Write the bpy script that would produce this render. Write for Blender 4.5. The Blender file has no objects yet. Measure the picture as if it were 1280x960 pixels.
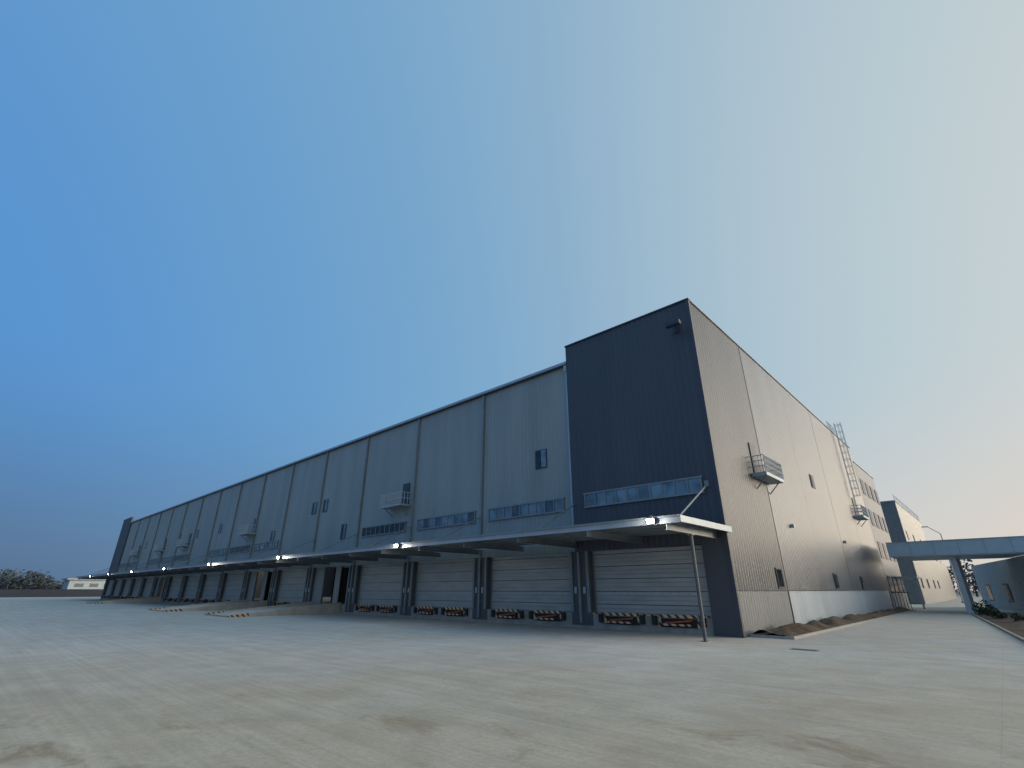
import bpy, bmesh, math, random
from mathutils import Vector, noise, Matrix
random.seed(7)
sc=bpy.context.scene
sc.view_settings.view_transform='Standard'; sc.view_settings.look='None'; sc.view_settings.exposure=0

# ------------------------------------------------------------- materials
def newmat(name):
    m=bpy.data.materials.new(name); m.use_nodes=True
    nt=m.node_tree; b=nt.nodes['Principled BSDF']; return m,nt,b
def N(nt,t,**k):
    n=nt.nodes.new(t)
    for a,v in k.items(): setattr(n,a,v)
    return n
def simple(name,col,rough=.6,metal=0.0,var=.12,scale=1.5,bump=0.0,stretch=(1,1,1)):
    m,nt,b=newmat(name)
    tc=N(nt,'ShaderNodeTexCoord'); mp=N(nt,'ShaderNodeMapping'); mp.inputs['Scale'].default_value=stretch
    nt.links.new(tc.outputs['Object'],mp.inputs[0])
    no=N(nt,'ShaderNodeTexNoise'); no.inputs['Scale'].default_value=scale; no.inputs['Detail'].default_value=6
    nt.links.new(mp.outputs[0],no.inputs['Vector'])
    cr=N(nt,'ShaderNodeValToRGB')
    cr.color_ramp.elements[0].position=.3; cr.color_ramp.elements[1].position=.7
    cr.color_ramp.elements[0].color=[c*(1-var) for c in col]+[1]
    cr.color_ramp.elements[1].color=[min(1,c*(1+var)) for c in col]+[1]
    nt.links.new(no.outputs['Fac'],cr.inputs[0]); nt.links.new(cr.outputs[0],b.inputs['Base Color'])
    mr=N(nt,'ShaderNodeMapRange'); mr.inputs['To Min'].default_value=max(0,rough-.08); mr.inputs['To Max'].default_value=min(1,rough+.08)
    nt.links.new(no.outputs['Fac'],mr.inputs['Value']); nt.links.new(mr.outputs[0],b.inputs['Roughness'])
    b.inputs['Metallic'].default_value=metal
    if bump>0:
        bp=N(nt,'ShaderNodeBump'); bp.inputs['Strength'].default_value=bump; bp.inputs['Distance'].default_value=.02
        n2=N(nt,'ShaderNodeTexNoise'); n2.inputs['Scale'].default_value=scale*12; n2.inputs['Detail'].default_value=4
        nt.links.new(mp.outputs[0],n2.inputs['Vector'])
        nt.links.new(n2.outputs['Fac'],bp.inputs['Height']); nt.links.new(bp.outputs[0],b.inputs['Normal'])
    return m
STR=(.6,.6,.08)
M_dark =simple('dark_navy_cladding',(.064,.070,.088),.45,.15,.12,.8,0,STR)
M_front=simple('blue_grey_cladding',(.265,.295,.305),.50,.10,.12,.8,0,STR)
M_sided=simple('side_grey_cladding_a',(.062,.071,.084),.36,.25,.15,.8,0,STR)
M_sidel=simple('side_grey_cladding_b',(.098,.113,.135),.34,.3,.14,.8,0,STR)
M_sideb=simple('side_base_grey',(.13,.15,.17),.45,.2,.12,.8,0,STR)
M_white=simple('pale_base_panel',(.33,.39,.45),.5,.1,.08,.8,0,STR)
M_rail =simple('white_rail_paint',(.42,.45,.48),.5,.0,.08)
M_trim =simple('light_steel_trim',(.36,.41,.46),.4,.3,.08)
M_dtrim=simple('dark_trim',(.05,.06,.08),.45,.3,.1)
M_pier =simple('pier_cladding',(.085,.095,.11),.45,.2,.1)
M_steel=simple('painted_steel',(.22,.245,.27),.45,.3,.1)
M_post =simple('post_paint',(.075,.085,.10),.5,.05,.1)
M_soff =simple('canopy_sheet',(.17,.19,.21),.5,.3,.1)
M_shut =simple('shutter_slats',(.38,.395,.40),.45,.1,.12,1.2,0,(.5,.5,2))
M_conc =simple('dock_concrete',(.30,.29,.27),.85,0,.25,1.3,.5)
M_ramp =simple('ramp_concrete',(.46,.43,.39),.85,0,.15,1.3,.5)
M_rub  =simple('black_rubber',(.02,.02,.02),.7,0,.2)
M_int  =simple('dark_interior',(.02,.022,.025),.8,0,.2)
M_soil =simple('brown_soil',(.085,.058,.038),.95,0,.45,2.5,1.0)
M_kerb =simple('kerb_stone',(.33,.32,.30),.85,0,.15,3,.4)
M_red  =simple('red_oxide_steel',(.42,.12,.06),.6,0,.25,3)
M_far  =simple('far_cladding',(.17,.18,.19),.5,.1,.1)
M_slab =simple('gate_canopy_panel',(.40,.49,.56),.45,.05,.06)
M_bark =simple('bark',(.07,.05,.035),.9,0,.3,6,.6)
def glass(name,col,rough=.08,met=.5):
    m,nt,b=newmat(name)
    tc=N(nt,'ShaderNodeTexCoord'); no=N(nt,'ShaderNodeTexNoise'); no.inputs['Scale'].default_value=1.1
    nt.links.new(tc.outputs['Object'],no.inputs['Vector'])
    cr=N(nt,'ShaderNodeValToRGB'); cr.color_ramp.elements[0].position=.35; cr.color_ramp.elements[1].position=.65
    cr.color_ramp.elements[0].color=[c*.65 for c in col]+[1]; cr.color_ramp.elements[1].color=[c*1.3 for c in col]+[1]
    nt.links.new(no.outputs['Fac'],cr.inputs[0]); nt.links.new(cr.outputs[0],b.inputs['Base Color'])
    b.inputs['Roughness'].default_value=rough; b.inputs['Metallic'].default_value=met; return m
M_glass=glass('window_glass',(.20,.25,.28),.12)
M_glass2=glass('window_glass_b',(.09,.12,.15),.12)
M_dglass=glass('dark_window_glass',(.04,.05,.06))
def leafmat(name,a,c):
    m,nt,b=newmat(name)
    g=N(nt,'ShaderNodeTexNoise'); g.inputs['Scale'].default_value=.7; g.inputs['Detail'].default_value=5
    tc=N(nt,'ShaderNodeTexCoord'); nt.links.new(tc.outputs['Object'],g.inputs['Vector'])
    cr=N(nt,'ShaderNodeValToRGB'); cr.color_ramp.elements[0].position=.35; cr.color_ramp.elements[1].position=.65
    cr.color_ramp.elements[0].color=(*a,1); cr.color_ramp.elements[1].color=(*c,1)
    nt.links.new(g.outputs['Fac'],cr.inputs[0]); nt.links.new(cr.outputs[0],b.inputs['Base Color']); b.inputs['Roughness'].default_value=.8
    return m
M_leaf=leafmat('foliage',(.022,.032,.018),(.05,.07,.035))
M_hazeleaf=leafmat('hazed_foliage',(.07,.09,.105),(.10,.12,.13))  # distance haze is mixed into these leaf colours as blue-grey
def hazard():
    m,nt,b=newmat('hazard_stripes')
    tc=N(nt,'ShaderNodeTexCoord'); s=N(nt,'ShaderNodeSeparateXYZ'); nt.links.new(tc.outputs['Object'],s.inputs[0])
    a=N(nt,'ShaderNodeMath',operation='ADD'); nt.links.new(s.outputs['X'],a.inputs[0]); nt.links.new(s.outputs['Z'],a.inputs[1])
    a2=N(nt,'ShaderNodeMath',operation='ADD'); nt.links.new(a.outputs[0],a2.inputs[0]); nt.links.new(s.outputs['Y'],a2.inputs[1])
    mu=N(nt,'ShaderNodeMath',operation='MULTIPLY'); mu.inputs[1].default_value=2.1; nt.links.new(a2.outputs[0],mu.inputs[0])
    f=N(nt,'ShaderNodeMath',operation='FRACT'); nt.links.new(mu.outputs[0],f.inputs[0])
    g=N(nt,'ShaderNodeMath',operation='GREATER_THAN'); g.inputs[1].default_value=.42; nt.links.new(f.outputs[0],g.inputs[0])
    mx=N(nt,'ShaderNodeMix',data_type='RGBA'); nt.links.new(g.outputs[0],mx.inputs[0])
    mx.inputs[6].default_value=(.07,.03,.025,1); mx.inputs[7].default_value=(.70,.46,.27,1)
    nt.links.new(mx.outputs[2],b.inputs['Base Color']); b.inputs['Roughness'].default_value=.6
    return m
M_haz=hazard()
def emis(name,col,st):
    m,nt,b=newmat(name); b.inputs['Emission Color'].default_value=(*col,1); b.inputs['Emission Strength'].default_value=st
    b.inputs['Base Color'].default_value=(.8,.8,.8,1); return m
M_lamp=emis('lit_led',(1,.97,.9),60)

def ground_mat():
    m,nt,b=newmat('concrete_yard')
    L=nt.links.new
    tc=N(nt,'ShaderNodeTexCoord')
    def noi(scale,detail,stretch=(1,1,1),rot=0,rough=.55,dist=0,loc=(0,0,0)):
        mp=N(nt,'ShaderNodeMapping'); mp.inputs['Scale'].default_value=stretch; mp.inputs['Rotation'].default_value=(0,0,rot); mp.inputs['Location'].default_value=loc
        L(tc.outputs['Object'],mp.inputs[0]); n=N(nt,'ShaderNodeTexNoise'); n.inputs['Scale'].default_value=scale
        n.inputs['Detail'].default_value=detail; n.inputs['Roughness'].default_value=rough; n.inputs['Distortion'].default_value=dist
        L(mp.outputs[0],n.inputs['Vector']); return n.outputs['Fac']
    def ramp(src,p0,c0,p1,c1):
        r=N(nt,'ShaderNodeValToRGB'); e=r.color_ramp.elements; e[0].position=p0;e[1].position=p1
        e[0].color=(*c0,1) if isinstance(c0,tuple) else (c0,c0,c0,1); e[1].color=(*c1,1) if isinstance(c1,tuple) else (c1,c1,c1,1)
        L(src,r.inputs[0]); return r.outputs[0]
    def mix(fac,a,c,mode='MIX'):
        x=N(nt,'ShaderNodeMix',data_type='RGBA',blend_type=mode)
        if isinstance(fac,float): x.inputs[0].default_value=fac
        else: L(fac,x.inputs[0])
        for i,v in ((6,a),(7,c)):
            if isinstance(v,tuple): x.inputs[i].default_value=(*v,1)
            else: L(v,x.inputs[i])
        return x.outputs[2]
    def mul(a,c):
        q=N(nt,'ShaderNodeMath',operation='MULTIPLY'); L(a,q.inputs[0])
        if isinstance(c,float): q.inputs[1].default_value=c
        else: L(c,q.inputs[1])
        return q.outputs[0]
    col=ramp(noi(.07,4),.35,(.53,.49,.44),.65,(.60,.56,.50))
    s=N(nt,'ShaderNodeSeparateXYZ'); L(tc.outputs['Object'],s.inputs[0])
    fx=N(nt,'ShaderNodeMath',operation='MULTIPLY'); L(s.outputs['X'],fx.inputs[0]); fx.inputs[1].default_value=-.60
    fy=N(nt,'ShaderNodeMath',operation='MULTIPLY_ADD'); L(s.outputs['Y'],fy.inputs[0]); fy.inputs[1].default_value=.80; L(fx.outputs[0],fy.inputs[2])
    def tract(amp,scale,a,c):
        nz=N(nt,'ShaderNodeMath',operation='MULTIPLY_ADD'); L(noi(scale,6,rough=.62,loc=(a,c,0)),nz.inputs[0]); nz.inputs[1].default_value=amp; L(fy.outputs[0],nz.inputs[2])
        tr=N(nt,'ShaderNodeMapRange',interpolation_type='SMOOTHSTEP'); tr.inputs['From Min'].default_value=a; tr.inputs['From Max'].default_value=c; tr.inputs['To Min'].default_value=0; tr.inputs['To Max'].default_value=1
        L(nz.outputs[0],tr.inputs['Value']); return tr.outputs[0]
    t1=tract(14,.16,4,-15); t2=tract(8,.35,-10,-17)
    col=mix(mul(t1,.85),col,(.58,.47,.33))
    sand=ramp(noi(.22,6,(1,1,1),0,.6,.4),.46,0.0,.68,.55)
    col=mix(sand,col,(.58,.49,.37))
    st=ramp(noi(1.0,5,(.10,2.2,1),math.radians(-47+6),.6,.3),.35,.93,.65,1.04)
    col=mix(1.0,col,st,'MULTIPLY')
    st2=ramp(noi(2.2,3,(.04,3.0,1),math.radians(-40),.5,.2),.4,.95,.6,1.03)
    col=mix(1.0,col,st2,'MULTIPLY')
    fi=ramp(noi(9,9,(1,1,1),0,.75),.35,.87,.65,1.08)
    col=mix(1.0,col,fi,'MULTIPLY')
    fi2=ramp(noi(45,4,(1,1,1),0,.7),.35,.88,.65,1.08)
    col=mix(1.0,col,fi2,'MULTIPLY')
    pa=ramp(noi(.8,7,(1,1,1),.7,.6,.5),.38,.91,.62,1.05)
    col=mix(1.0,col,pa,'MULTIPLY')
    mud=ramp(noi(.35,8,(1,1.3,1),.8,.60,.3,(3,1,0)),.46,0.0,.72,.55)
    col=mix(mul(mud,t1),col,(.40,.29,.18))
    mud2=ramp(noi(.55,9,(1,1.5,1),.8,.66,.4,(7,2,0)),.53,0.0,.70,.85)
    col=mix(mul(mud2,t2),col,(.27,.18,.10))
    def joint(o,sp,w):
        d=N(nt,'ShaderNodeMath',operation='DIVIDE'); L(o,d.inputs[0]); d.inputs[1].default_value=sp
        f=N(nt,'ShaderNodeMath',operation='FRACT'); L(d.outputs[0],f.inputs[0])
        q=N(nt,'ShaderNodeMath',operation='LESS_THAN'); L(f.outputs[0],q.inputs[0]); q.inputs[1].default_value=w/sp
        return q.outputs[0]
    j=N(nt,'ShaderNodeMath',operation='MAXIMUM'); L(joint(s.outputs['X'],4.74,.014),j.inputs[0]); L(joint(s.outputs['Y'],4.5,.014),j.inputs[1])
    col=mix(mul(j.outputs[0],.15),col,(.12,.11,.10))
    L(col,b.inputs['Base Color']); b.inputs['Roughness'].default_value=.85
    b.inputs['Specular IOR Level'].default_value=.3
    bp=N(nt,'ShaderNodeBump'); bp.inputs['Strength'].default_value=.4; bp.inputs['Distance'].default_value=.02
    L(noi(6,9,(1,1,1),0,.75),bp.inputs['Height']); L(bp.outputs[0],b.inputs['Normal'])
    return m
M_ground=ground_mat()

# ------------------------------------------------------------- builders
class Grp:
    def __init__(s,name):
        s.e=bpy.data.objects.new(name,None); sc.collection.objects.link(s.e); s.parts={}
    def bm(s,part,mat):
        if part not in s.parts: s.parts[part]=(bmesh.new(),mat)
        return s.parts[part][0]
    def box(s,part,mat,x0,x1,y0,y1,z0,z1):
        b=s.bm(part,mat)
        v=[b.verts.new((x,y,z)) for x in (x0,x1) for y in (y0,y1) for z in (z0,z1)]
        for f in ((0,1,3,2),(4,6,7,5),(0,4,5,1),(2,3,7,6),(0,2,6,4),(1,5,7,3)): b.faces.new([v[i] for i in f])
    def rod(s,part,mat,p,q,r,n=8):
        b=s.bm(part,mat); p=Vector(p);q=Vector(q); d=(q-p).normalized()
        a=d.orthogonal().normalized(); c=d.cross(a); R=[]
        for P in (p,q): R.append([b.verts.new(P+(a*math.cos(t)+c*math.sin(t))*r) for t in [2*math.pi*i/n for i in range(n)]])
        for i in range(n): b.faces.new((R[0][i],R[0][(i+1)%n],R[1][(i+1)%n],R[1][i]))
        b.faces.new(R[0][::-1]); b.faces.new(R[1])
    def quad(s,part,mat,pts):
        b=s.bm(part,mat); b.faces.new([b.verts.new(p) for p in pts])
    def ribbed(s,part,mat,p0,p1,z0,z1,nrm,sp=.40,d=.018):
        b=s.bm(part,mat); p0=Vector((*p0,0));p1=Vector((*p1,0)); n=Vector((*nrm,0)); L=(p1-p0).length; t=(p1-p0)/L
        k=max(1,round(L/sp)); sp=L/k; P=[(0,0)]
        for i in range(k):
            o=i*sp; P+= [(o+sp*.55,0),(o+sp*.65,d),(o+sp*.9,d),(o+sp,0)]
        pv=None
        for o,h in P:
            q=p0+t*o+n*h; v=(b.verts.new((q.x,q.y,z0)),b.verts.new((q.x,q.y,z1)))
            if pv: b.faces.new((pv[0],v[0],v[1],pv[1]))
            pv=v
    def done(s):
        for k,(b,mat) in s.parts.items():
            bmesh.ops.recalc_face_normals(b,faces=b.faces)
            me=bpy.data.meshes.new(k); b.to_mesh(me); b.free(); me.materials.append(mat)
            o=bpy.data.objects.new(k,me); sc.collection.objects.link(o); o.parent=s.e
        return s.e

# ------------------------------------------------------------- warehouse
BAY=9.48; X0=-9.94
PX=[X0-BAY*i for i in range(17)]
END=PX[-1]
H=18.45; HT=19.8; DK=.9; CAN=5.25
W=Grp('warehouse_building')
W.ribbed('front_cladding',M_front,(PX[15],0),(X0,0),4.55,H,(0,-1))
W.box('tower_left_return',M_dark,X0-.12,X0,-.30,.1,4.55,HT)
W.ribbed('corner_tower_cladding',M_dark,(X0,-.30),(-.12,-.30),4.55,HT,(0,-1))
W.ribbed('far_tower_cladding',M_dark,(END,-.30),(PX[15],-.30),4.55,HT,(0,-1))
W.box('far_tower_return',M_dark,PX[15],PX[15]+.1,-.30,.1,4.55,HT)
W.box('corner_trim',M_dark,-.14,.06,-.36,-.12,0,HT+.03)
W.box('parapet_cap',M_dtrim,X0-.14,.08,-.40,-.02,HT,HT+.10)
W.box('parapet_cap',M_dtrim,END-.1,PX[15]+.12,-.40,-.02,HT,HT+.10)
W.box('eave_gutter',M_trim,PX[15]+.12,X0-.14,-.34,-.05,H-.05,H+.16)
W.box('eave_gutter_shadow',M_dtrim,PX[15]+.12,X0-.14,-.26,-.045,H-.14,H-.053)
W.box('roof',M_far,END,-.1,.12,49,H-.3,H-.02)
W.box('tower_roof',M_far,X0,-.1,.12,8.6,HT-.4,HT-.1)
W.box('left_end_wall',M_dark,END-.1,END,-.25,64,0,HT-.2)
W.box('rear_wall',M_far,END,-.1,63.8,64,0,17)
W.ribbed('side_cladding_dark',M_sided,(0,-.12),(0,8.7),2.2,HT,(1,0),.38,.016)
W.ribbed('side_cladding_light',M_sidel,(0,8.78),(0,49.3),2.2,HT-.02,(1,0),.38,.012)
W.box('side_joint',M_dtrim,-.05,.035,8.7,8.78,0,HT-.03)
for y in (18.9,28.9,38.6): W.box('side_sheet_laps',M_sidel,-.05,.018,y,y+.05,2.2,HT-.03)
W.ribbed('side_base_dark',M_sideb,(-.02,-.12),(-.02,8.7),0,2.16,(1,0),.38,.012)
W.ribbed('side_base_pale',M_white,(-.02,8.78),(-.02,49.3),0,2.16,(1,0),.9,.012)
W.box('side_drip_trim',M_sided,-.03,.05,-.1,8.68,2.16,2.2)
W.box('side_drip_trim',M_sided,-.03,.05,8.8,49.3,2.16,2.2)
W.box('side_parapet_cap',M_steel,-.3,.08,-.02,49.35,HT,HT+.09)
OH=17.9
W.ribbed('office_cladding',M_sidel,(.02,49.36),(.02,64),0,OH,(1,0),.6,.012)
W.box('office_cap',M_trim,-.3,.12,49.36,64.1,OH,OH+.12)
W.box('office_roof',M_far,-40,-.1,49.1,63.8,OH-.3,OH-.1)
for z in (2.0,6.0,10.0,14.0):
    for y in (50.6,54.2,57.8,61.4):
        W.box('office_window_frames',M_dtrim,.03,.09,y-.1,y+2.1,z-.1,z+1.9)
        W.box('office_glass',M_dglass,.05,.10,y,y+.95,z,z+1.8)
        W.box('office_glass',M_dglass,.05,.10,y+1.05,y+2,z,z+1.8)
W.box('office_entrance_canopy',M_trim,.12,2.4,56.5,61,3.6,3.85)
W.box('office_entrance_canopy',M_steel,2.1,2.3,56.7,56.9,0,3.6)
for i in range(6): W.box('office_entrance_screen',M_post,.12+i*.3,.18+i*.3,50.2,50.3,0,1.9)
W.box('office_entrance_screen',M_post,.12,1.8,50.2,50.3,1.9,2.0)
for i,x in enumerate(PX[:16]):
    px=x-.22 if i==0 else x
    W.box('first_downpipe' if i==0 else 'downpipes',M_trim if i==0 else M_steel,px-.09,px+.09,-.22,-.045,CAN+.2,H-.15)
    W.box('panel_seams',M_dtrim,px-.17,px-.10,-.07,-.03,CAN+.2,H-.15)
    if i==0: W.box('downpipe_hopper',M_trim,px-.18,px+.18,-.3,-.045,H-.6,H-.15)
def strip(xa,xb,y,lit=True):
    W.box('strip_window_frames',M_steel,xa-.1,xb+.1,y-.12,y-.0,7.28,7.38); W.box('strip_window_frames',M_steel,xa-.1,xb+.1,y-.12,y,8.17,8.27)
    n=max(2,int((xb-xa)/.80)); w=(xb-xa)/n
    for i in range(n+1): W.box('strip_window_frames',M_steel,xa+i*w-.04,xa+i*w+.04,y-.115,y,7.38,8.17)
    for i in range(n):
        k=random.random()
        mt,nm=(M_glass,'strip_glass') if k<.7 else (M_glass2,'strip_glass_b')
        if not lit: mt,nm=M_dglass,'strip_glass_dark'
        W.box(nm,mt,xa+i*w+.04,xa+(i+1)*w-.04,y-.06,y,7.38,8.17)
strip(-8.95,-.9,-.31)
strip(PX[1]+.9,X0-1.1,-.02); strip(PX[2]+.95,PX[1]-.8,-.02); strip(PX[3]+.9,PX[2]-1.0,-.02,False)  # last strip: dark glass stands in for the shade on that bay
for i in range(4,15):
    if i in (4,8,12): continue
    strip(PX[i+1]+.9,PX[i]-1.0,-.02, i%3!=0)
def win(x0,x1,z0,z1):
    W.box('small_window_frames',M_dtrim,x0-.07,x1+.07,-.07,0,z0-.07,z1+.07)
    W.box('small_window_glass',M_dglass,x0,(x0+x1)/2-.03,-.09,0,z0,z1); W.box('small_window_glass_b',M_glass,(x0+x1)/2+.03,x1,-.09,0,z0,z1)
for c,z in ((-13.0,11.4),(-46.6,11.5),(-49.4,11.5),(-60.5,8.9),(-82.2,11.6),(-94,11.6),(-130,11.6),(-104.5,11.6)):
    win(c-.5,c+.5,z-.65,z+.65)
win(-42.0,-41.1,7.4,8.9)
def balcony_front(c,zf):
    W.box('balcony_doors',M_dtrim,c+.1,c+1.2,-.10,0,zf+.02,zf+2.15)
    xa,xb,ya=c-1.8,c+1.6,-1.3
    W.box('balcony_floor',M_trim,xa,xb,ya,-.04,zf-.16,zf)
    for x in (xa+.5,xb-.5):
        W.rod('balcony_brackets',M_steel,(x,-.04,zf-.9),(x,ya+.2,zf-.16),.04)
    for z in (.55,1.1):
        for p,q in (((xa,ya),(xb,ya)),((xa,ya),(xa,-.04)),((xb,ya),(xb,-.04))):
            W.rod('balcony_rails',M_rail,(*p,zf+z),(*q,zf+z),.03,6)
    n=14
    for i in range(n+1):
        x=xa+(xb-xa)*i/n; W.rod('balcony_rails',M_rail,(x,ya,zf),(x,ya,zf+1.1),.026,5)
    for y in (-.5,-.9):
        for x in (xa,xb): W.rod('balcony_rails',M_rail,(x,y,zf),(x,y,zf+1.1),.026,5)
for c in (-30.9,-68.0,-98.5,-114.6,-136): balcony_front(c,9.75)
def balcony_side(ya,yb,zf,dy):
    W.box('side_balcony_doors',M_dtrim,0,.09,dy,dy+1.05,zf+.02,zf+2.2)
    xo=.95
    W.box('side_balcony_floor',M_trim,.04,xo,ya,yb,zf-.22,zf)
    for z in (.4,.75,1.1):
        W.rod('side_balcony_rails',M_rail,(xo,ya,zf+z),(xo,yb,zf+z),.03,6)
        for y in (ya,yb): W.rod('side_balcony_rails',M_rail,(.04,y,zf+z),(xo,y,zf+z),.03,6)
    n=16
    for i in range(n+1):
        y=ya+(yb-ya)*i/n; W.rod('side_balcony_rails',M_rail,(xo,y,zf),(xo,y,zf+1.1),.024,5)
    for y in (ya,yb):
        for x in (.3,.6): W.rod('side_balcony_rails',M_rail,(x,y,zf),(x,y,zf+1.1),.024,5)
    for y in (ya+.5,yb-.5): W.rod('balcony_brackets',M_steel,(.04,y,zf-.95),(xo-.2,y,zf-.22),.04)
balcony_side(5.9,9.6,9.3,6.4); balcony_side(39.0,42.4,9.9,40.6)
for y,z in ((22.8,11.3),(7.4,2.9),(22.7,2.9),(34,2.9)):
    W.box('side_window_frames',M_dtrim,0,.08,y-.55,y+.55,z-.6,z+.6); W.box('side_window_glass',M_dglass,.02,.10,y-.45,y+.45,z-.5,z+.5)
for y,z in ((12.6,6.5),(30,6.5)):
    W.box('side_wall_lights',M_trim,.03,.25,y-.12,y+.12,z-.12,z+.12)
for y in (40.0,40.5): W.rod('roof_ladder',M_rail,(.35,y,9.9),(.35,y,HT+1.2),.03,6)
for i in range(36): W.rod('roof_ladder',M_rail,(.35,40,10.1+i*.3),(.35,40.5,10.1+i*.3),.018,5)
for i in range(11):
    z=12.2+i*.85; P=[(.35+.7*math.sin(t),40.25-.38*math.cos(t),z) for t in [math.pi*k/6 for k in range(7)]]
    for a,c in zip(P,P[1:]): W.rod('ladder_cage',M_rail,a,c,.022,5)
for k in range(1,6):
    t=math.pi*k/6; W.rod('ladder_cage',M_rail,(.35+.7*math.sin(t),40.25-.38*math.cos(t),12.2),(.35+.7*math.sin(t),40.25-.38*math.cos(t),HT+1.2),.018,5)
for y in (38.6,39.3,40,40.5,41.4,42.2): W.rod('roof_guardrail',M_rail,(-.1,y,HT),(-.1,y,HT+1.2),.025,5)
for z in (.6,1.2): W.rod('roof_guardrail',M_rail,(-.1,38.6,HT+z),(-.1,42.2,HT+z),.025,5)
W.rod('tower_lamp_bracket',M_dtrim,(-1.0,-.33,18.1),(-1.0,-1.2,18.1),.05); W.box('tower_lamp_head',M_dtrim,-1.35,-.4,-1.3,-.95,17.85,18.12)
W.box('tower_lamp_bracket',M_dtrim,-1.15,-.85,-.42,-.32,17.7,18.5)

# lower zone
edges=[(-.12,X0)]+[(PX[i],PX[i+1]) for i in range(16)]
W.box('corner_pier',M_dark,-1.45,-.12,-.30,.5,0,4.56)
for i,x in enumerate(PX):
    xa,xb=(x-.8,x+.8)
    if i==16: xa=x
    W.box('piers',M_pier,xa,xb,-.04,.5,0,4.56)
    for xx in (xa+.05,xb-.25):
        W.box('pier_posts',M_steel,xx,xx+.2,-.16,-.04,DK,4.56)
    W.box('pier_downpipe',M_steel,x-.08,x+.08,-.2,-.045,.3,CAN-.1)
    for xx in (x-.45,x+.25): W.box('control_boxes',M_trim,xx,xx+.2,-.14,-.045,2.0,2.4)
def shutter(xa,xb):
    z=DK
    W.box('shutter_backing',M_shut,xa,xb,.40,.46,DK,4.56)
    k=0
    while z<4.5:
        W.box('shutter_slats',M_shut,xa+.02,xb-.02,.35,.40,z+.02,z+.225)
        if k%3==2: W.box('shutter_joints',M_dtrim,xa+.02,xb-.02,.347,.40,z-.018,z+.018)
        z+=.245; k+=1
    W.box('shutter_guides',M_steel,xa,xa+.12,.30,.40,DK,4.56); W.box('shutter_guides',M_steel,xb-.12,xb,.30,.40,DK,4.56)
    n=int((xb-xa-.6)/.55)
    for j in range(n):
        a=xa+.35+j*.55; W.box('shutter_vision_panels',M_rail,a,a+.42,.335,.349,1.95,2.05)
def leveller(c):
    W.box('leveller_pits',M_int,c-1.05,c+1.05,-.035,.0,.30,.72)
    W.box('leveller_lips',M_haz,c-1.1,c+1.1,-.17,-.0,.78,.94)
    W.box('leveller_frames',M_haz,c-1.18,c-1.06,-.05,0,.30,.74); W.box('leveller_frames',M_haz,c+1.06,c+1.18,-.05,0,.30,.74)
    for s in (-1,1): W.box('dock_bumpers',M_rub,c+s*1.42-.13,c+s*1.42+.13,-.18,0,.38,.86)
    W.rod('leveller_props',M_red,(c-.8,-.1,.50),(c+.8,-.1,.66),.05)
    W.box('leveller_toe',M_haz,c-.9,c+.7,-.22,-.05,.38,.48)
for i,(xb,xa) in enumerate(edges):
    da=xa+.8; db=(xb-.8 if i else -1.45)
    W.box('dock_wall',M_conc,da,db,0,.5,0,DK-.07)
    if i<1: W.box('dock_edge_hazard_strip',M_haz,da,db,-.012,.5,DK-.07,DK)
    else: W.box('dock_edge_strip',M_steel,da,db,-.012,.5,DK-.07,DK)
    if i in (4,6,11):
        W.box('partition_panels',M_front,da,da+2.2,.2,.3,DK,4.56)
        W.box('partition_panels',M_front,da+4.6,db-2.0,.2,.3,DK,4.56)
        W.box('partition_frames',M_steel,da+2.2,da+2.3,.1,.3,DK,4.56); W.box('partition_frames',M_steel,db-2.1,db-2.0,.1,.3,DK,4.56)
        W.box('dark_opening',M_int,da,db,2.5,2.6,0,4.56)
        W.box('dark_floor',M_conc,da,db,.5,2.5,DK-.1,DK-.01)
    else:
        shutter(da,db); w=db-da
        leveller(da+w*.27); leveller(da+w*.74)
W.box('plinth',M_conc,END,-.15,-.06,.0,0,.16)
FY=-6.2; CX=.15
W.box('canopy_fascia',M_trim,END-2,CX,FY,FY+.10,5.06,5.40)
W.box('canopy_gutter_lip',M_steel,END-2,CX,FY-.10,FY,5.30,5.40)
W.box('canopy_end_fascia',M_trim,CX,CX+.08,FY,.0,5.08,5.38)
W.box('canopy_sheet',M_soff,END-2,CX,FY+.10,-.37,5.26,5.32)
y=FY+.6
while y<-.4:
    W.box('canopy_purlins',M_steel,END-2,CX-.05,y,y+.07,5.12,5.255); y+=1.1
bx=[-.55]+[x for x in PX]+[ (edges[i][0]+edges[i][1])/2 for i in range(17)]
for x in bx:
    W.box('canopy_beams',M_steel,x-.09,x+.09,FY+.1,-.30,4.78,4.80); W.box('canopy_beams',M_steel,x-.02,x+.02,FY+.1,-.30,4.80,5.10); W.box('canopy_beams',M_steel,x-.09,x+.09,FY+.1,-.30,5.10,5.118)
for x in [-.6]+PX:
    W.rod('canopy_tie_rods',M_steel,(x,-.3 if x>-1 else -.05,7.75),(x,-4.9,5.35),.05)
    W.box('tie_plates',M_steel,x-.12,x+.12,-.42 if x>-1 else -.17,-.3 if x>-1 else -.04,7.6,7.95)
W.done()

P=Grp('canopy_post'); P.rod('shaft',M_post,(-.6,-3.45,0.02),(-.6,-3.45,4.78),.085,14)
P.box('base_plate',M_steel,-.78,-.42,-3.63,-3.27,.0,.025)
P.box('cap_plate',M_steel,-.75,-.45,-3.6,-3.3,4.74,4.778); P.done()

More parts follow.
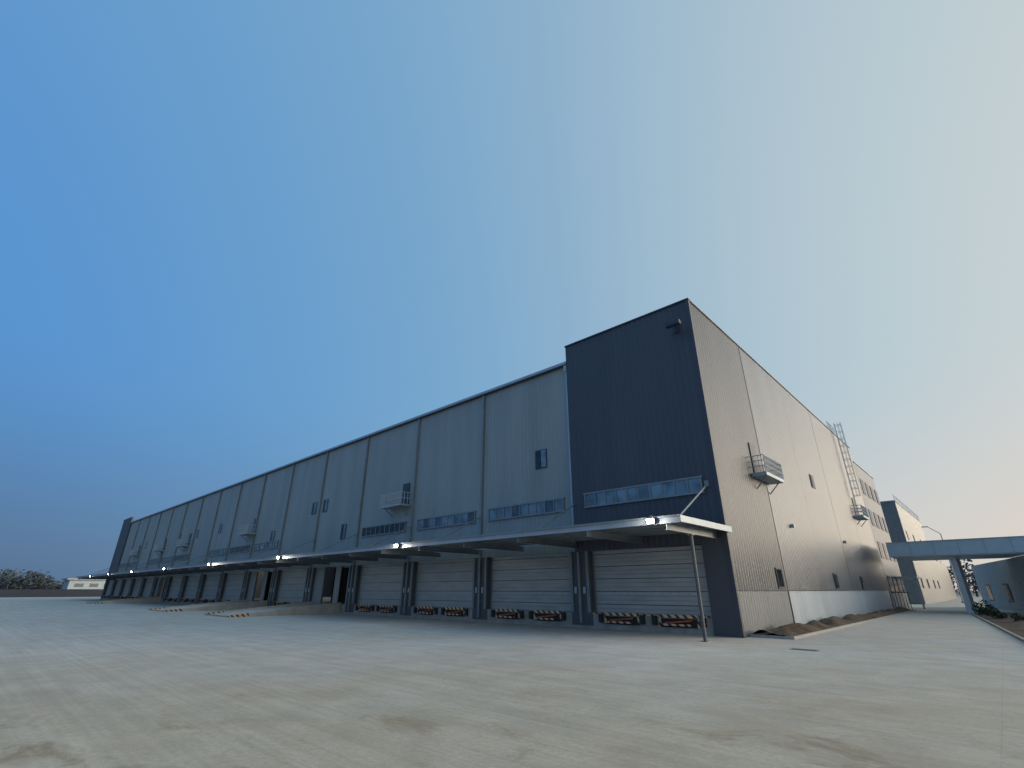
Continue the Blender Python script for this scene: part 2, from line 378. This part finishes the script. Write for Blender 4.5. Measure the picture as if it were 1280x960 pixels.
for k,x in enumerate((-1.15,-21.7,-42,-62.3,-82.5,-103,-123,-143)):
    G=Grp('canopy_floodlight')
    G.box('housing',M_dtrim,x-.21,x+.21,FY-.28,FY-.11,5.06,5.31)
    G.box('lens',M_lamp,x-.18,x+.18,FY-.30,FY-.28,5.09,5.29)
    G.box('bracket',M_dtrim,x-.04,x+.04,FY-.2,FY-.0,5.405,5.44); G.done()
    if k<4:
        ld=bpy.data.lights.new('floodlight_glow','POINT'); ld.energy=80; ld.color=(1,.93,.8); ld.shadow_soft_size=.15
        lo=bpy.data.objects.new('floodlight_glow',ld); lo.location=(x,FY-.5,5.1); sc.collection.objects.link(lo); lo.parent=G.e

def ramp(xa,xb,L):
    R=Grp('loading_ramp'); b=R.bm('slab',M_ramp)
    v=[b.verts.new(p) for p in ((xa,-.05,0),(xb,-.05,0),(xa,-.05,DK),(xb,-.05,DK),(xa,-L,0),(xb,-L,0),(xa,-L,.05),(xb,-L,.05))]
    for f in ((2,3,7,6),(0,2,6,4),(1,5,7,3),(4,6,7,5),(0,1,3,2)): b.faces.new([v[i] for i in f])
    def seg(part,mat,x,t0,t1):
        b=R.bm(part,mat); w=.14
        def P(t,dx,top): return (x+dx,-.06-(L-.06)*t,max(0.0,DK*(1-t)+.14+.02*t) if top else 0.0)
        q=[b.verts.new(P(t,dx,tp)) for t in (t0,t1) for tp in (0,1) for dx in (-w/2,w/2)]
        for f in ((2,3,7,6),(0,2,6,4),(1,3,7,5),(0,1,3,2),(4,5,7,6)): b.faces.new([q[i] for i in f])
    for x in (xa,xb):
        seg('side_walls',M_ramp,x,0,.85); seg('hazard_kerb_ends',M_haz,x,.85,1)
    R.box('toe_stripe',M_haz,xa+.08,xb-.08,-L-.12,-L-.002,0,.10)
    R.done()
ramp(-46.5,-40.2,10.5); ramp(-65,-58.2,11); ramp(-112.5,-106.5,10)

# ------------------------------------------------------------- ground
def sheet(name,mat,pts,z):
    me=bpy.data.meshes.new(name); me.from_pydata([(x,y,z) for x,y in pts],[],[list(range(len(pts)))]); me.materials.append(mat)
    o=bpy.data.objects.new(name,me); sc.collection.objects.link(o); return o
M_field=simple('field_earth',(.16,.15,.12),.95,0,.3,.02)
sheet('ground',M_field,[(-3000,-3000),(3000,-3000),(3000,3000),(-3000,3000)],-.02)
sheet('concrete_yard',M_ground,[(-228,-140),(60,-140),(60,260),(-228,260)],0)

def soilmesh(name,x0f,x1f,y0,y1,ny,nx,amp):
    b=bmesh.new(); rows=[]
    for j in range(ny+1):
        y=y0+(y1-y0)*j/ny; r=[]
        for i in range(nx+1):
            f=i/nx; x=x0f(y)+(x1f(y)-x0f(y))*f
            h=.06+amp*(.5+.9*noise.noise((x*.9,y*.5,3)) )*math.sin(math.pi*min(1,max(.02,f)))+.08*noise.noise((x*3,y*3,1))*math.sin(math.pi*f)
            r.append(b.verts.new((x,y,max(.01,h))))
        rows.append(r)
    for j in range(ny):
        for i in range(nx): b.faces.new((rows[j][i],rows[j][i+1],rows[j+1][i+1],rows[j+1][i]))
    me=bpy.data.meshes.new(name); b.to_mesh(me); b.free(); me.materials.append(M_soil)
    o=bpy.data.objects.new(name,me); sc.collection.objects.link(o)
    for p in me.polygons: p.use_smooth=True
soilmesh('soil_verge',lambda y:.05,lambda y:2.0,.6,49,260,16,.45)
K=Grp('verge_kerb'); K.box('edge',M_kerb,2.0,2.12,.5,49.2,0,.12); K.box('end',M_kerb,.08,2.0,.48,.6,0,.12); K.done()
def rx(y): return 7.1+(42-y)*.086
soilmesh('planting_bed_soil',lambda y:rx(y)+.12,lambda y:rx(y)+4,-4,41,90,10,.2)
K=Grp('bed_kerb'); b=K.bm('edge',M_kerb)
v=[b.verts.new((rx(y)+o,y,z)) for y in (-4,41) for o in (0,.12) for z in (0,.13)]
for f in ((0,1,3,2),(4,6,7,5),(0,4,5,1),(2,3,7,6),(0,2,6,4),(1,5,7,3)): b.faces.new([v[i] for i in f])
K.done()
D=Grp('drain_grate'); D.box('frame',M_steel,3.2,4.2,-4.3,-3.8,0.003,.012)
for i in range(9): D.box('slots',M_int,3.26+i*.1,3.31+i*.1,-4.25,-3.85,.0125,.016)
D.done()

def foliage(name,centers,n,ls,mat,trunk=True):
    b=bmesh.new()
    for (cx,cy,cz,rx_,ry_,rz_) in centers:
        for _ in range(n):
            while True:
                p=Vector((random.uniform(-1,1),random.uniform(-1,1),random.uniform(-1,1)))
                if p.length<1 and noise.noise((cx+p.x*2.2,cy+p.y*2.2,cz+p.z*2.2))>-.18: break
            c=Vector((cx+p.x*rx_,cy+p.y*ry_,cz+p.z*rz_)); s=ls*random.uniform(.5,1.2)
            a=Vector((random.gauss(0,1),random.gauss(0,1),random.gauss(0,1))).normalized(); d=a.orthogonal().normalized(); e=a.cross(d)
            b.faces.new([b.verts.new(c+d*s+e*s*.1),b.verts.new(c+e*s*.6),b.verts.new(c-d*s),b.verts.new(c-e*s*.6)])
    me=bpy.data.meshes.new('leaves'); b.to_mesh(me); b.free(); me.materials.append(mat)
    par=bpy.data.objects.new(name,None); sc.collection.objects.link(par)
    o=bpy.data.objects.new('leaves',me); sc.collection.objects.link(o); o.parent=par
    if trunk:
        g=bmesh.new()
        for (cx,cy,cz,r1,r2,r3) in centers:
            bmesh.ops.create_cone(g,segments=6,radius1=.06*r3+.03,radius2=.03,depth=cz,matrix=Matrix.Translation((cx,cy,cz/2)))
        me=bpy.data.meshes.new('trunks'); g.to_mesh(me); g.free(); me.materials.append(M_bark)
        o=bpy.data.objects.new('trunks',me); sc.collection.objects.link(o); o.parent=par
C=[]
yy=-130
while yy<90:
    h=random.uniform(7,11.5)*(1.0 if yy<0 else .7); C.append((-330+random.uniform(-20,20),yy,h*.5,5,5,h*.5)); yy+=random.uniform(1.2,2.6)
foliage('distant_tree_line',C,380,.65,M_hazeleaf)
C=[]
xx=-70
while xx<70:
    h=random.uniform(8,13); C.append((xx,232+random.uniform(-8,8),h*.55,4,4,h*.5)); xx+=random.uniform(2.5,4)
foliage('background_trees',C,200,.7,M_hazeleaf)
for i,(x,y,r) in enumerate(((7.9,39.5,.6),(8.7,35,.42),(9.2,30,.5),(10.3,24,.4),(8.4,43,.75),(11,15,.4))):
    foliage('shrub',[(x,y,r*.9,r*.8,r*.8,r),(x+.3,y+.2,r*.6,r*.6,r*.6,r*.6)],200,.10,M_leaf)

B=Grp('boundary_wall'); B.box('wall',M_dtrim,-228.3,-228,-140,80,0,2.4); B.box('coping',M_dtrim,-228.4,-227.9,-140,80,2.4,2.5); B.done()
S=Grp('distant_shed'); S.box('walls',M_slab,-290,-275,6,40,0,6.2); S.box('roof',M_trim,-291,-274,5,41,6.2,6.8)
for i in range(6): S.box('windows',M_far,-275,-274.9,8+i*5,11+i*5,3.4,4.8)
S.done()

S=Grp('rear_warehouse')
S.ribbed('front',M_far,(-60,84),(0,84),0,17,(0,-1),.6); S.ribbed('side',M_sidel,(0,84.05),(0,124),0,17,(1,0),.6)
S.box('roof',M_far,-60,0,84.1,124,16.7,16.95); S.box('cap',M_trim,-60,.1,83.9,84.02,17,17.15); S.box('cap',M_trim,-.1,.1,84.02,124,17,17.15)
S.ribbed('rear_wing',M_sidel,(0,124.1),(0,165),0,8.8,(1,0),.6); S.box('rear_wing_roof',M_far,-30,0,124.2,165,8.5,8.75)
for z in (2.5,10.5):
    for y in (87,97,109,119): S.box('windows',M_dglass,.0,.1,y,y+1.6,z,z+1.6)
for y in [84.3+i*2 for i in range(20)]: S.rod('roof_rail',M_trim,(0,y,17.15),(0,y,18.2),.03,5)
S.rod('roof_rail',M_trim,(0,84.3,18.2),(0,122.3,18.2),.03,5)
S.done()

G=Grp('gate_canopy')
G.box('slab',M_slab,1.9,34,42,52,5.6,7.0); G.box('soffit_trim',M_slab,2.0,34,42.1,51.9,5.5,5.6); G.box('top_trim',M_trim,1.85,34,41.95,52,7.0,7.08)
for x in (3.9,5.9,7.9,9.9,11.9,13.9): G.box('panel_joints',M_steel,x-.015,x+.015,41.985,42,5.6,7.0)
for x,y in ((7.1,43),(7.1,51),(20,42.6)): G.box('columns',M_rail,x-.25,x+.25,y-.25,y+.25,0,5.5)
G.done()
R=Grp('gatehouse')
a=Vector((7.6,72)); c=Vector((13.4,40.5)); t=(c-a).normalized()
n=Vector((t.y,-t.x)); 
if n.x>0: n=-n
R.ribbed('wall',M_slab,a,c,0,5.4,n,.9,.05)
R.ribbed('front',M_slab,c,(30,40.5),0,5.4,(0,-1),.9,.05)
for u in (.2,.5,.8):
    for part,mat,off,w in (('frames',M_dtrim,.06,.075),('glass',M_dglass,.09,.06)):
        p=a+t*(u*(c-a).length-w*18)+n*off; q=a+t*(u*(c-a).length+w*18)+n*off
        z0,z1=(.9,2.9) if part=='frames' else (1.05,2.75)
        R.quad(part,mat,[(p.x,p.y,z0),(q.x,q.y,z0),(q.x,q.y,z1),(p.x,p.y,z1)])
R.done()

T=Grp('street_lamp'); x,y=4.1,100
T.rod('pole',M_steel,(x,y,0),(x,y,12.2),.09); T.rod('arm',M_steel,(x,y,12.2),(x-1.6,y-.6,13.6),.06)
T.box('head',M_steel,x-2.5,x-1.5,y-.8,y-.5,13.55,13.7); T.box('base',M_kerb,x-.25,x+.25,y-.25,y+.25,0,.3); T.done()

# ------------------------------------------------------------- sky & sun
AZ=math.radians(38); EL=math.radians(6)
w=bpy.data.worlds.new('World'); sc.world=w; w.use_nodes=True; nt=w.node_tree; L=nt.links.new
bg=nt.nodes['Background']; sk=nt.nodes.new('ShaderNodeTexSky'); sk.sky_type='NISHITA'; sk.sun_disc=False
sk.sun_elevation=EL; sk.sun_rotation=math.pi/2-AZ; sk.air_density=1.0; sk.dust_density=1.2; sk.ozone_density=2.5; sk.altitude=0
def s2l(c): return tuple(((v/255)/12.92 if v/255<=.04045 else ((v/255+.055)/1.055)**2.4) for v in c)
tc=N(nt,'ShaderNodeTexCoord'); nv=N(nt,'ShaderNodeVectorMath',operation='NORMALIZE'); L(tc.outputs['Generated'],nv.inputs[0])
dp=N(nt,'ShaderNodeVectorMath',operation='DOT_PRODUCT'); L(nv.outputs[0],dp.inputs[0])
dp.inputs[1].default_value=(math.cos(AZ)*math.cos(EL),math.sin(AZ)*math.cos(EL),math.sin(EL))
mr=N(nt,'ShaderNodeMapRange'); mr.inputs['From Min'].default_value=-1; L(dp.outputs['Value'],mr.inputs['Value'])
def cramp(stops):
    r=N(nt,'ShaderNodeValToRGB'); e=r.color_ramp.elements
    while len(e)<len(stops): e.new(.5)
    for i,(p,c,k) in enumerate(stops):
        e[i].position=(p+1)/2; l=s2l(c); e[i].color=(l[0]*k,l[1]*k,l[2]*k,1)
    L(mr.outputs[0],r.inputs[0]); return r.outputs[0]
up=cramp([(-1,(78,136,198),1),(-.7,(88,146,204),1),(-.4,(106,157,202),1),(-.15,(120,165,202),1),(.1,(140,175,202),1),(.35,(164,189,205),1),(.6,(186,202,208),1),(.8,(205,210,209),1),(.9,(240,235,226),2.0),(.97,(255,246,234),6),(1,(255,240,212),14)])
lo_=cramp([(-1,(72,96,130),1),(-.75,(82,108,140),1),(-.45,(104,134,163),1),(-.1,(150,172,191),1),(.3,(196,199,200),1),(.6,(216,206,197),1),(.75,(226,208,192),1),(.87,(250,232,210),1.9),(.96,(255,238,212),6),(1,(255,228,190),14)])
sp=N(nt,'ShaderNodeSeparateXYZ'); L(nv.outputs[0],sp.inputs[0])
er=N(nt,'ShaderNodeMapRange',interpolation_type='SMOOTHERSTEP'); er.inputs['From Min'].default_value=-.10; er.inputs['From Max'].default_value=.42; L(sp.outputs['Z'],er.inputs['Value'])
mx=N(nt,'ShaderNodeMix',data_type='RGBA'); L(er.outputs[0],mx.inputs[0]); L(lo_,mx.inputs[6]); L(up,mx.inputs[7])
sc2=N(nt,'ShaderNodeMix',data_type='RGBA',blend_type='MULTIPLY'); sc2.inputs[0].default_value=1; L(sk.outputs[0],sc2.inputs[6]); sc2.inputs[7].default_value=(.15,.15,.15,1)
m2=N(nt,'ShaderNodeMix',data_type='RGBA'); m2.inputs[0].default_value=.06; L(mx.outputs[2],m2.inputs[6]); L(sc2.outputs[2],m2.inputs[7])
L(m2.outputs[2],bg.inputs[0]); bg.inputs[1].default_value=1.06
sd=bpy.data.lights.new('sun','SUN'); sd.energy=.22; sd.angle=math.radians(1.5); sd.color=(1,.82,.66)
so=bpy.data.objects.new('sun',sd); sc.collection.objects.link(so)
d=-Vector((math.cos(AZ)*math.cos(EL),math.sin(AZ)*math.cos(EL),math.sin(EL))); so.rotation_euler=d.to_track_quat('-Z','Y').to_euler()

cd=bpy.data.cameras.new('camera'); co=bpy.data.objects.new('camera',cd); sc.collection.objects.link(co)
co.location=(10.15,-28.13,2.2); co.rotation_euler=(math.radians(113),0,math.radians(43)); cd.sensor_width=36; cd.lens=17.07
cd.clip_end=6000; cd.clip_start=.05; sc.camera=co
